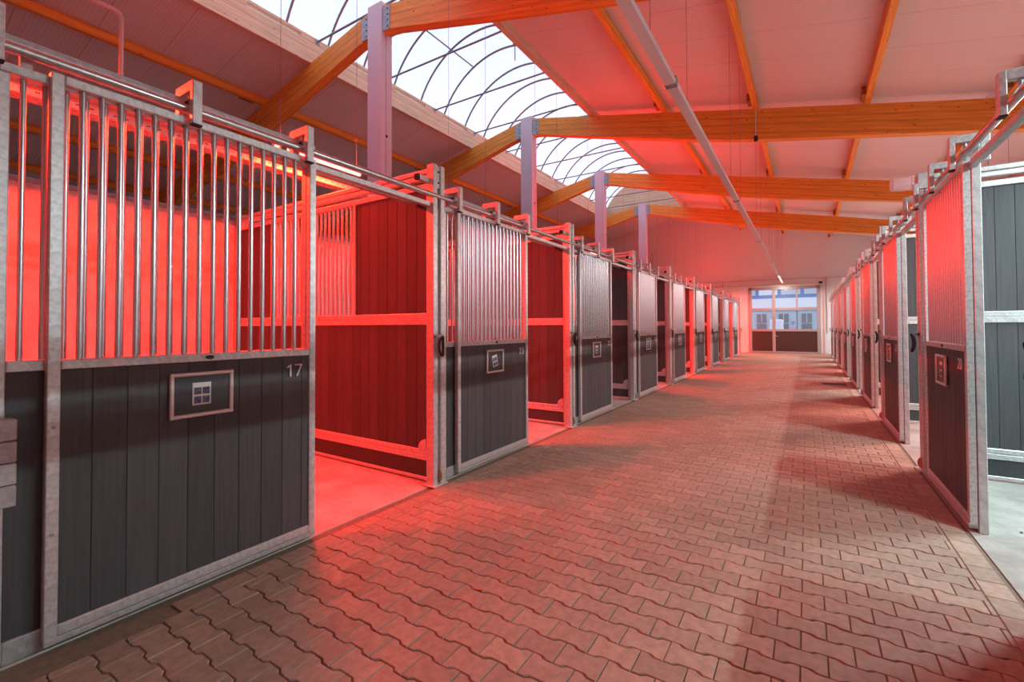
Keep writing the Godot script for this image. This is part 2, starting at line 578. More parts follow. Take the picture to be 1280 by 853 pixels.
# the wall between two stalls, running away from the aisle along -z
func divider(at: Vector3, turn: Basis, label: String) -> void:
	var t := thing("stall_divider", label, "stall divider", at, turn, "plank and bar dividers between the stalls")
	var R := Basis(Vector3.UP, PI / 2)       # own x runs back into the stall
	var depth := 3.52
	var z0 := -0.09
	var at_ := func(d: float, y: float, off := 0.0) -> Vector3: return Vector3(0.055 + off, y, z0 - d)
	var mid := depth / 2
	part(t, "floor_sill", box(depth, 0.03, 0.05, 0.003), M.galv, at_.call(mid, 0.03), R)
	part(t, "kick_board", box(depth - 0.1, 0.16, 0.02), planks[1], at_.call(mid, 0.12), R)
	for y in [[0.225, 0.052], [0.277, 0.046]]:
		part(t, "lower_rail", box(depth, y[1], 0.056, 0.005), M.galv, at_.call(mid, y[0]), R)
	for y in [[1.497, 0.056], [1.552, 0.05]]:
		part(t, "middle_rail", box(depth, y[1], 0.056, 0.005), M.galv, at_.call(mid, y[0]), R)
	part(t, "top_rail", box(depth, 0.055, 0.056, 0.005), M.galv, at_.call(mid, 2.775), R)
	for y in [2.866, 2.92]:
		part(t, "upper_rail", box(depth, 0.045, 0.05, 0.005), M.galv, at_.call(mid, y), R)
	part(t, "front_stile", box(0.05, 2.75, 0.056, 0.004), M.galv, at_.call(0.03, 1.375), R)
	part(t, "rear_stile", box(0.07, 2.95, 0.07, 0.004), M.galv, at_.call(depth - 0.04, 1.475), R)
	# corner gusset at the front foot
	var fillet := part(t, "corner_gusset", mesh_cache["gusset"] if mesh_cache.has("gusset") else gusset(), M.galv, at_.call(0.055, 0.30, -0.02), R)
	fillet.set_meta("label", "rounded galvanised corner plate")
	divider_planks(t, 0.055, depth - 0.07, 0.30, 1.469)
	divider_planks(t, 0.055, 1.07, 1.577, 2.748)
	divider_planks(t, 2.68, depth - 0.07, 1.577, 2.748)
	for d in [1.09, 2.66]:
		part(t, "bar_stile", box(0.04, 1.17, 0.05, 0.003), M.galv, at_.call(d, 2.162), R)
	for i in 20:
		part(t, "bar", rod(0.0145, 1.17, 8), M.bar, at_.call(1.17 + i * 0.0745, 2.162))


func gusset() -> ArrayMesh:
	var o := [Vector2(0, 0)]
	for i in 9:
		o.append(Vector2(0.1 * cos(PI / 2 * i / 8), 0.1 * sin(PI / 2 * i / 8)))
	var st := begin()
	add_prism(st, o, -0.012, 0.012, 0.002)
	mesh_cache["gusset"] = st.commit()
	return mesh_cache["gusset"]


func divider_planks(t: Node3D, d0: float, d1: float, y0: float, y1: float) -> void:
	var d := d0
	var i := int(d0 * 10)
	while d < d1 - 0.01:
		var e := minf(d + 0.1345, d1)
		part(t, "plank", box(0.028, y1 - y0, e - d, 0.0035), planks[(i * 5 + i / 3) % 4], Vector3(0.055, (y0 + y1) / 2, -0.09 - (d + e) / 2))
		d = e
		i += 1


# a linear lamp that shines down; local x is its length
func linear_lamp(nm: String, label: String, at: Vector3, turn: Basis, length: float, c: Color, shine: float, power: float, wire_up: float, group: String, lift := 0.0) -> void:
	var t := thing(nm, label, "lamp", at, turn, group)
	part(t, "lamp_housing", box(length + 0.05, 0.035, 0.065, 0.004), M.trunk, Vector3(0, 0.04, 0))
	if shine > 0.0:
		var tube := rod(0.018, length, 10)
		part(t, "light_tube", tube, glow(c.lerp(Color.WHITE, 0.42), shine), Vector3(0, 0.004, 0), Basis(Vector3.BACK, PI / 2))
		var l := AreaLight3D.new()
		l.name = "lamp_light"
		l.area_size = Vector2(length, 0.05)
		l.light_color = c
		l.light_energy = power
		l.area_range = 40.0
		l.area_attenuation = 2.0
		l.shadow_enabled = true
		l.transform = Transform3D(Basis(Vector3.RIGHT, -PI / 2), Vector3(0, -0.02, 0))
		t.add_child(l)
		if lift > 0.0:
			part(t, "light_tube", tube, glow(c.lerp(Color.WHITE, 0.42), shine), Vector3(0, 0.08, 0), Basis(Vector3.BACK, PI / 2))
			var u := l.duplicate()
			u.light_energy = power * lift
			u.transform = Transform3D(Basis(Vector3.RIGHT, PI / 2), Vector3(0, 0.11, 0))
			t.add_child(u, true)
	else:
		part(t, "light_tube", rod(0.018, length, 10), M.white, Vector3(0, 0.004, 0), Basis(Vector3.BACK, PI / 2))
	for s in [-1, 1]:
		part(t, "suspension_wire", rod(0.003, wire_up, 6), M.wire, Vector3(s * length * 0.45, 0.05 + wire_up / 2, 0))


func roof_y(x: float) -> float:      # top of the roof beams
	return 7.632 - 0.2115 * (absf(x + 7.0) - 0.36)


# ------------------------------------------------------------------ the scene
func _ready() -> void:
	rng.seed = 4
	# camera: level lens with a shift, turned towards the left row
	var cam := Camera3D.new()
	cam.name = "camera"
	add_child(cam)
	cam.near = 0.05
	cam.far = 200.0
	cam.projection = Camera3D.PROJECTION_FRUSTUM
	cam.keep_aspect = Camera3D.KEEP_HEIGHT
	cam.size = 0.05 * 853.0 / 575.0
	cam.frustum_offset = Vector2(0, 0.05 * -28.2 / 575.0)
	var yaw := deg_to_rad(32.654)
	var pitch := deg_to_rad(1.083)
	var roll := deg_to_rad(-0.2116)
	var fwd := Vector3(-sin(yaw) * cos(pitch), sin(pitch), -cos(yaw) * cos(pitch))
	var right := Vector3(cos(yaw), 0, -sin(yaw))
	var up := right.cross(fwd)
	var r2 := right * cos(roll) + up * sin(roll)
	var u2 := up * cos(roll) - right * sin(roll)
	cam.transform = Transform3D(Basis(r2, u2, -fwd), Vector3(0, 1.444, 0))
	cam.current = true
	# overcast sky
	var env := Environment.new()
	var sky := Sky.new()
	var sm := ProceduralSkyMaterial.new()
	sm.sky_top_color = Color(0.80, 0.87, 1.0)
	sm.sky_horizon_color = Color(0.94, 0.96, 1.0)
	sm.sky_curve = 0.2
	sm.ground_bottom_color = Color(0.35, 0.37, 0.4)
	sm.ground_horizon_color = Color(0.6, 0.63, 0.68)
	sm.sky_energy_multiplier = 1.3
	sky.sky_material = sm
	env.background_mode = Environment.BG_SKY
	env.sky = sky
	env.tonemap_mode = Environment.TONE_MAPPER_LINEAR
	env.tonemap_exposure = 1.0
	env.sdfgi_enabled = true
	env.ssao_enabled = true
	env.ssil_enabled = true
	var we := WorldEnvironment.new()
	we.name = "world_environment"
	we.environment = env
	add_child(we)

	make_materials()
	build_floor()
	build_walls()
	build_roof()
	build_skylight()
	build_frames()
	build_rows()
	build_lamps()
	build_far_end()
	build_details()


func build_floor() -> void:
	var f := structure("floor")
	part(f, "sand_bed", box(3.9, 0.1, 36.0), M.sand, V(-0.96, -0.0585, 11.5))
	part(f, "concrete_slab", box(16.0, 0.1, 36.0), M.concrete, V(-2.9 - 8.0, -0.05, 11.5))
	part(f, "concrete_slab", box(4.0, 0.1, 36.0), M.concrete_grey, V(0.94 + 2.0, -0.05, 11.5))
	# double-T paving stones, laid across the aisle in half-bond
	var a := 0.098
	var e := 0.0725      # half width at the ends
	var w := 0.0565      # half width at the waist
	var full := [Vector2(-a, -e), Vector2(-0.066, -e), Vector2(-0.044, -w), Vector2(0.044, -w), Vector2(0.066, -e), Vector2(a, -e), Vector2(a, e), Vector2(0.066, e), Vector2(0.044, w), Vector2(-0.044, w), Vector2(-0.066, e), Vector2(-a, e)]
	# whole stones, and the cut ones that meet the kerbs
	var edge_l := -2.695
	var edge_r := 0.782
	var shape_of := func(x: float) -> ArrayMesh:
		var key := "stone"
		var o := full
		if x - 0.1 < edge_l or x + 0.1 > edge_r:
			key = "stone%.3f" % x
			var clip := Geometry2D.intersect_polygons(PackedVector2Array(full), PackedVector2Array([Vector2(edge_l - x, -0.2), Vector2(edge_r - x, -0.2), Vector2(edge_r - x, 0.2), Vector2(edge_l - x, 0.2)]))
			if clip.is_empty():
				return null
			var c := Array(clip[0])
			var area := 0.0
			for q in c.size():
				area += c[q].cross(c[(q + 1) % c.size()])
			if area < 0.0:
				c.reverse()
			o = c
			var wide := 0.0
			for p in o:
				for q in o:
					wide = maxf(wide, p.x - q.x)
			if wide < 0.02:
				return null
		if not mesh_cache.has(key):
			var st := begin()
			add_prism(st, o, -0.05, 0.0, 0.004)
			mesh_cache[key] = st.commit()
		return mesh_cache[key]
	var flat := Basis(Vector3.RIGHT, -PI / 2)
	var row_pitch := 0.1327
	var spots := []
	for r in range(-30, 208):
		var z := 1.85 + (r - 0.5) * row_pitch + 0.07
		if z > FAR_WALL - 0.1:
			break
		var off := -0.943 + (0.0 if posmod(r, 2) == 0 else 0.1)
		for k in range(-12, 12):
			var x := off + 0.1 + k * 0.2
			var shape = shape_of.call(x)
			if shape:
				spots.append([x, z, shape, rng.randi() % 4, rng.randf_range(-0.0025, 0.0015), rng.randf_range(-0.012, 0.012)])
	# kerb stones, lengthwise along both edges
	var kerb_mesh := box(0.128, 0.06, 0.1885, 0.004)
	var near := []
	for s in spots:
		var p: Vector3 = Vector3(s[0], -1.444, s[1])
		var ahead := p.z * cos(deg_to_rad(32.65)) - p.x * sin(deg_to_rad(32.65))
		var side := p.x * cos(deg_to_rad(32.65)) + p.z * sin(deg_to_rad(32.65))
		var seen := ahead > 0.4 and absf(side / ahead) < 1.16 and 1.444 / ahead < 0.85
		s.append(ahead if seen else 1000.0 + ahead)
	spots.sort_custom(func(u, v): return u[6] < v[6])
	var mm_list := {}
	for i in spots.size():
		var s = spots[i]
		var t := Transform3D(Basis(Vector3.UP, s[5]) * Basis(Vector3.RIGHT, s[5] * 0.7) * flat, V(s[0], s[4], s[1]))
		if i < 300:
			var o := part(f, "paving_stone", s[2], pavers[s[3]])
			o.transform = t
		else:
			if not mm_list.has(s[2]):
				mm_list[s[2]] = []
			mm_list[s[2]].append([t, s[3]])
	M.paving.vertex_color_use_as_albedo = true
	M.paving.albedo_color = Color(1, 1, 1)
	for kind in mm_list:
		var mm := MultiMesh.new()
		mm.transform_format = MultiMesh.TRANSFORM_3D
		mm.use_colors = true
		mm.mesh = kind
		mm.instance_count = mm_list[kind].size()
		for i in mm.instance_count:
			mm.set_instance_transform(i, mm_list[kind][i][0])
			var t: float = [1.0, 0.9, 1.1, 0.97][mm_list[kind][i][1]]
			mm.set_instance_color(i, Color(0.345 * t, 0.245 * t, 0.175 * t))
		var node := MultiMeshInstance3D.new()
		node.name = "distant_paving"
		node.multimesh = mm
		node.material_override = M.paving
		node.set_meta("kind", "stuff")
		f.add_child(node, true)
	for side in 2:
		var x := -2.761 if side == 0 else 0.849
		for k in range(-4, 148):
			var z := 1.947 + k * 0.192 + side * 0.07
			if z > FAR_WALL - 0.1:
				break
			part(f, "kerb_stone", kerb_mesh, pavers[rng.randi() % 4], V(x, -0.03 + rng.randf_range(-0.001, 0.001), z))


func wall_box(nm: String, x0: float, x1: float, y0: float, y1: float, z0: float, z1: float, m: Material) -> Node3D:
	var o := structure(nm)
	part(o, "wall_panel", box(absf(x1 - x0), y1 - y0, absf(z1 - z0)), m, V((x0 + x1) / 2, (y0 + y1) / 2, (z0 + z1) / 2))
	return o


func build_walls() -> void:
	wall_box("wall_right", 4.62, 4.82, -0.1, 5.5, -6.0, 28.9, M.wall)
	wall_box("wall_left", -18.82, -18.62, -0.1, 5.5, -6.0, 28.9, M.wall)
	wall_box("wall_near", -18.8, 4.8, -0.1, 8.2, -6.2, -6.0, M.wall)
	# solid rear wall of the left stalls, with its cap
	var b := structure("wall_stalls", "pale solid rear wall of the left stalls")
	part(b, "wall_panel", box(0.1, 2.9, 34.0), M.stall_wall, V(-6.55, 1.45, 11.5))
	part(b, "wall_cap", box(0.13, 0.05, 34.0, 0.005), M.grey_pipe, V(-6.55, 2.925, 11.5))
	# far gable: panels round the doorway
	var g := structure("wall_far")
	var z := FAR_WALL + 0.1
	var x := -18.6
	while x < 4.6:
		var e := minf(x + 1.16, 4.62)
		var y0 := 0.0
		if x > -2.75 and e < 0.66:
			y0 = 3.56
		var h := 8.6 - y0
		part(g, "wall_panel", box(e - x, h, 0.2, 0.004), M.wall, V((x + e) / 2, y0 + h / 2, z))
		x = e
		if x < -2.71 and x + 1.16 > -2.71:
			e = -2.71
			part(g, "wall_panel", box(e - x, 8.6, 0.2, 0.004), M.wall, V((x + e) / 2, 4.3, z))
			x = e
		elif x < 0.61 and x + 1.16 > 0.61 and x > -2.7:
			e = 0.61
			part(g, "wall_panel", box(e - x, 8.6 - 3.56, 0.2, 0.004), M.wall, V((x + e) / 2, 3.56 + (8.6 - 3.56) / 2, z))
			x = e


func slope(x: float, y: float, z: float, angle: float) -> Transform3D:
	return Transform3D(Basis(Vector3.BACK, angle), V(x, y, z))


func build_roof() -> void:
	var c := structure("ceiling")
	var ang := atan(0.2115)
	var lift := 0.2
	for side in 2:
		var sg := 1.0 if side == 0 else -1.0
		var xa := -4.87 if side == 0 else -9.13
		var xb := 4.9 if side == 0 else -18.9
		var length := absf(xb - xa) / cos(ang)
		var xm := (xa + xb) / 2
		for k in 35:
			var z := -5.8 + k + 0.27
			var n := part(c, "roof_panel", box(length, 0.1, 0.996, 0.006), M.sheet)
			n.transform = slope(xm, roof_y(xm) + lift + 0.05 / cos(ang), z, -ang * sg)
			if z < -2.0 or z > 23.9:
				var xr := -7.0
				var l2 := absf(xr - xa) / cos(ang)
				var x2 := (xr + xa) / 2
				var q := part(c, "ridge_panel", box(l2, 0.1, 0.996, 0.006), M.sheet)
				q.transform = slope(x2, roof_y(x2) + lift + 0.05 / cos(ang), z, -ang * sg)
	# purlins along the aisle, on top of the beams
	var order := ["first", "second", "third", "fourth", "fifth", "sixth"]
	var turn := Basis(Vector3.UP, PI / 2)
	var xs := [-2.97, -0.93, 1.10, 3.12, -11.05, -13.08, -15.1, -17.1]
	for i in xs.size():
		var px: float = xs[i]
		var from := "right" if px > -7.0 else "left"
		var rank: String = order[i] if px > -7.0 else order[i - 4]
		var t := thing("purlin", "long orange timber purlin under the %s roof slope, %s from the skylight" % [from, rank], "purlin", V(px, roof_y(px) + 0.092, 11.25), turn, "roof purlins")
		part(t, "timber", box(34.4, 0.18, 0.11, 0.006), M.wood)
		for k in 5:
			part(t, "splice_block", box(0.32, 0.17, 0.07, 0.004), M.block, Vector3(6.14 + 5.75 * k - 0.42 - 11.25, -0.008, -0.092))


func build_skylight() -> void:
	var t := thing("barrel_skylight", "long arched skylight of whitish translucent sheets along the roof ridge", "skylight", V(-7.05, 0, 0))
	var half := 2.08
	var y0 := 7.88
	var rise := 1.3
	var rad := (half * half + rise * rise) / (2 * rise)
	var cy := y0 + rise - rad
	var span := asin(half / rad)
	var zs := -2.0
	var ze := 23.9
	var turn := Basis(Vector3.UP, PI / 2)
	# timber kerbs with light slots
	for s in [-1, 1]:
		var x: float = s * (half + 0.02)
		var base := roof_y(-7.05 + x) + 0.01
		var tall := 7.73 - base
		part(t, "kerb_board", box(ze - zs, tall, 0.12, 0.006), M.wood_edge, V(x, base + tall / 2, (zs + ze) / 2), turn)
		part(t, "kerb_top", box(ze - zs, 0.06, 0.12, 0.004), M.wood_edge, V(x, 7.84, (zs + ze) / 2), turn)
		for k in range(-4, 10):
			var z := 6.2 + k * 1.917
			if z > zs + 0.4 and z < ze:
				part(t, "kerb_spacer", box(0.78, 0.08, 0.12, 0.003), M.wood_edge, V(x, 7.77, z), turn)
				part(t, "rod_bracket", box(0.1, 0.12, 0.012, 0.002), M.steel, V(x - s * 0.068, 7.8, z), turn)
	for k in range(-4, 10):
		var z := 6.2 + k * 1.917
		if z > zs + 0.4 and z < ze:
			part(t, "tie_rod", rod(0.022, half * 2 - 0.12, 8), M.rib, V(0, 7.81, z), Basis(Vector3.BACK, PI / 2))
	# arched ribs and sheets, one metre apart
	var arc := []
	for i in 25:
		var a := lerpf(-span, span, i / 24.0)
		arc.append(Vector3(rad * sin(a), cy + rad * cos(a), 0))
	var st := begin()
	add_sweep(st, arc, 0.028, 6)
	var rib_mesh := st.commit()
	st = begin()
	for i in 24:
		var p: Vector3 = arc[i]
		var q: Vector3 = arc[i + 1]
		var o := Vector3(p.x + q.x, p.y + q.y - 2 * cy, 0).normalized()
		var lift := o * 0.05
		var d := Vector3(0, 0, 0.49)
		poly(st, [p + lift - d, q + lift - d, q + lift + d, p + lift + d], o)
	var sheet := st.commit()
	for k in range(-2, 24):
		var z := 8.5 - 0.0 + (k - 8) * 1.0
		if z < zs or z > ze:
			continue
		part(t, "arched_rib", rib_mesh, M.rib, V(0, 0, z))
		part(t, "glazing_sheet", sheet, M.glazing, V(0, 0, z + 0.5))
	# opening flap between two ribs
	var fa := -0.42
	var fx := rad * sin(fa)
	var fy := cy + rad * cos(fa) - 0.03
	part(t, "flap_bar", rod(0.018, 2.0, 8), M.rib, V(fx, fy, 9.5), Basis(Vector3.RIGHT, PI / 2))
	part(t, "flap_bar", rod(0.018, 2.0, 8), M.rib, V(fx, fy, 15.5), Basis(Vector3.RIGHT, PI / 2))
	var m := part(t, "flap_motor", box(0.09, 0.3, 0.09, 0.01), M.galv, V(1.55, 8.0, 8.75))
	part(m, "motor_rod", rod(0.012, 0.7, 8), M.grey_pipe, Vector3(0, -0.15, 0))
	# closed ends
	for z in [zs, ze]:
		var o := []
		for i in range(24, -1, -1):
			o.append(Vector2(arc[i].x, arc[i].y))
		var outline := [Vector2(-half - 0.06, 7.2), Vector2(half + 0.06, 7.2)]
		outline.append_array(o)
		st = begin()
		add_prism(st, outline, -0.05, 0.05)
		part(t, "end_board", st.commit(), M.wood_edge, V(0, 0, z))


func beam_half(k: int, side: float, label: String) -> void:
	var z := 6.14 + 5.75 * k
	var pts_top := [0.2, 11.6]
	var t := thing("roof_beam", label, "beam", V(-7.0, 0, z), Basis(), "glued timber roof beams")
	var o := []
	var under := [[0.2, 7.16], [0.55, 7.10], [2.66, 6.54], [4.7, 6.02], [6.15, 5.70], [9.9, 5.03], [11.6, 4.72]]
	for u in under:
		o.append(Vector2(u[0], u[1]))
	o.append(Vector2(11.6, roof_y(-7.0 + 11.6)))
	o.append(Vector2(0.2, roof_y(-7.0 + 0.2)))
	var st := begin()
	if side < 0:
		var q := []
		for p in o:
			q.append(Vector2(-p.x, p.y))
		q.reverse()
		o = q
	# extrude with a small chamfer on both long faces
	var ang := -side * atan(0.2115)
	var turned := []
	for p in o:
		turned.append(p.rotated(-ang))
	add_prism(st, turned, -0.1, 0.1, 0.006)
	part(t, "timber", st.commit(), M.wood, Vector3.ZERO, Basis(Vector3.BACK, ang))
	for s in [-1, 1]:
		var pl := part(t, "connector_plate", box(0.2, 0.46, 0.012, 0.002), M.steel, Vector3(side * 0.3, 7.375, s * 0.108))
		for i in 8:
			part(pl, "bolt", rod(0.014, 0.012, 8), M.dark if i % 2 else M.galv, Vector3(-0.04 + 0.08 * (i % 2), -0.17 + 0.113 * (i / 2), s * 0.01), Basis(Vector3.RIGHT, PI / 2))


func build_frames() -> void:
	var order := ["nearest the camera", "second from the camera", "third from the camera", "fourth from the camera", "last before the far gable"]
	for k in 4:
		var z: float = 6.14 + 5.75 * k
		var where: String = order[k]
		for side in [1.0, -1.0]:
			var t_label := "orange timber roof beam running %s from its column, %s" % ["right" if side > 0 else "left", where]
			beam_half_at(z, side, t_label)
		if k < 4:
			var c := thing("timber_column", "tall pale grey square timber column under the skylight, %s" % where, "column", V(-7.0, 0, z), Basis(), "columns under the roof ridge")
			part(c, "shaft", box(7.74, 0.39, 0.28, 0.008), M.column, Vector3(0, 3.87, 0), Basis(Vector3.BACK, PI / 2))
			part(c, "seam", box(0.004, 7.7, 0.012), M.grey_pipe, Vector3(0.1945, 3.85, 0.02))
			part(c, "service_hole", rod(0.03, 0.006, 12), M.dark, Vector3(0.195, 5.15, 0.0), Basis(Vector3.BACK, PI / 2))


func beam_half_at(z: float, side: float, label: String) -> void:
	beam_half(int(0), side, label)
	var last := get_child(get_child_count() - 1) as Node3D
	last.position.z = -z


func build_rows() -> void:
	var rank := ["nearest", "second", "third", "fourth", "fifth", "sixth", "seventh", "eighth", "ninth", "tenth"]
	gusset()
	var tl := Basis(Vector3.UP, PI / 2)
	var tr := Basis(Vector3.UP, -PI / 2)
	for k in range(-1, 9):
		var i := k + 1
		var at := V(FRONT_LEFT, 0, 3.17 + PITCH * k)
		if k < 8:
			var num := str(17 + 2 * i)
			var lab := "dark plank sliding stall door, %s in the left row" % rank[i]
			if i < 3:
				lab = "dark plank sliding stall door with number %s, %s in the left row" % [num, rank[i]]
			sliding_door(at + tl * Vector3(0.318, 0, 0), tl, lab, num if i < 4 else "", [0.0, 0.2, -0.06, 0.05][i % 4], i)
			stall_front(at, tl, "fixed dark plank and bar front behind the %s door of the left row" % rank[i], i)
			door_track(at, tl, "steel track tube with square brackets above the %s door of the left row" % rank[i], [0.14, 0.885, 1.57] if k == -1 else [0.30, 0.95, 1.6])
		front_post(at, tl, "galvanised channel post with latch, %s in the left row" % rank[i])
		if k < 8:
			divider(at, tl, "dark plank divider with red-lit rails behind the %s post of the left row" % rank[i])
	# the front nearer than the frame is closed
	stall_front(V(FRONT_LEFT, 0, 3.17 - 2 * PITCH), tl, "closed dark plank and bar front nearest the camera on the left, no door", 3, true)
	for k in range(-1, 8):
		var i := k + 1
		var at := V(FRONT_RIGHT, 0, 6.108 + PITCH * k)
		var num := str(18 + 2 * i)
		var lab := "dark plank sliding stall door, %s in the right row" % rank[i]
		if i == 1:
			lab = "dark plank sliding stall door with number 20, nearest in view in the right row"
		sliding_door(at + tr * Vector3(0.318, 0, 0), tr, lab, num if i < 3 else "", [0.0, 0.0, 0.1, 0.05][i % 4], i + 2)
		stall_front(at, tr, "fixed dark plank front behind the %s door of the right row" % rank[i], i, false, false)
		door_track(at, tr, "steel track tube with square brackets above the %s door of the right row" % rank[i], [0.30, 0.95, 1.6, 2.62])
		front_post(at, tr, "galvanised channel post with latch, %s in the right row" % rank[i])
		divider(at, tr, "dark plank divider with pale rails behind the %s post of the right row" % rank[i])


func build_lamps() -> void:
	var rank := ["nearest", "second", "third", "fourth", "fifth", "sixth", "seventh", "eighth", "ninth", "tenth"]
	var along := Basis(Vector3.UP, PI / 2)
	var red := Color(1.0, 0.13, 0.05)
	var on := [1, 1, 0, 0, 1, 1, 0, 1, 1, 1]
	for i in 10:
		var z := 3.42 + PITCH * (i - 1) if i else 0.15
		var x := -4.93
		var up := roof_y(x) + (0.19 if z > 23.8 else 0.0) - 3.50
		if z > FAR_WALL - 0.8:
			continue
		var lab := "slim linear lamp glowing red above the left stalls, %s of its row" % rank[i] if on[i] else "slim linear lamp switched off above the left stalls, %s of its row" % rank[i]
		linear_lamp("stall_lamp", lab, V(x, 3.45, z), along, 1.15, red, 5.0 if on[i] else 0.0, 58.0 if i < 8 else 34.0, up, "linear lamps above the left stalls", 0.13)
	var white := Color(0.86, 0.97, 1.0)
	var pink := Color(1.0, 0.72, 0.70)
	for i in 9:
		var z := 3.0 + PITCH * i
		var x := 2.93
		var c: Color = [white, white, pink, pink, white, pink, pink, white, white][i]
		linear_lamp("stall_lamp", "slim linear lamp with pale light above the right stalls, %s of its row" % rank[i], V(x, 3.42, z), along, 1.15, c, 4.0, 33.0, roof_y(x) + 0.19 - 3.47, "linear lamps above the right stalls")
	# trunking over the aisle
	for i in 7:
		var z0 := -5.1 + 4.8 * i
		var x := -1.06
		var lit := i == 6
		var t := thing("aisle_luminaire", "long pale pendant luminaire above the aisle, %s of one straight line%s" % [rank[i], ", lit" if lit else ", unlit"], "lamp", V(x, 3.74, z0 + 2.39), along, "pendant luminaires over the aisle")
		var body_length := 4.76 if not lit else 4.2
		var o := [Vector2(-0.045, 0.0), Vector2(0.045, 0.0), Vector2(0.05, 0.045), Vector2(0.03, 0.075), Vector2(-0.03, 0.075), Vector2(-0.05, 0.045)]
		if not mesh_cache.has("trunk%s" % lit):
			var st := begin()
			add_prism(st, o, -body_length / 2, body_length / 2)
			mesh_cache["trunk%s" % lit] = st.commit()
		var body := part(t, "housing", mesh_cache["trunk%s" % lit], M.trunk, Vector3(0, 0, 0), Basis(Vector3.UP, PI / 2))
		for s in [-1, 1]:
			part(t, "end_clip", box(0.03, 0.085, 0.108, 0.004), M.steel, Vector3(s * body_length / 2, 0.036, 0))
			part(t, "suspension_wire", rod(0.003, 2.79, 6), M.wire, Vector3(s * 1.7, 1.47, 0))
		if lit:
			part(t, "light_strip", box(body_length - 0.1, 0.012, 0.06), glow(Color(1.0, 0.98, 0.9), 1.1), Vector3(0, -0.006, 0))
			var l := AreaLight3D.new()
			l.name = "lamp_light"
			l.area_size = Vector2(body_length - 0.1, 0.06)
			l.light_color = Color(1.0, 0.97, 0.88)
			l.light_energy = 10.0
			l.area_range = 40.0
			l.area_attenuation = 2.0
			l.shadow_enabled = true
			l.transform = Transform3D(Basis(Vector3.RIGHT, -PI / 2), Vector3(0, -0.03, 0))
			t.add_child(l)


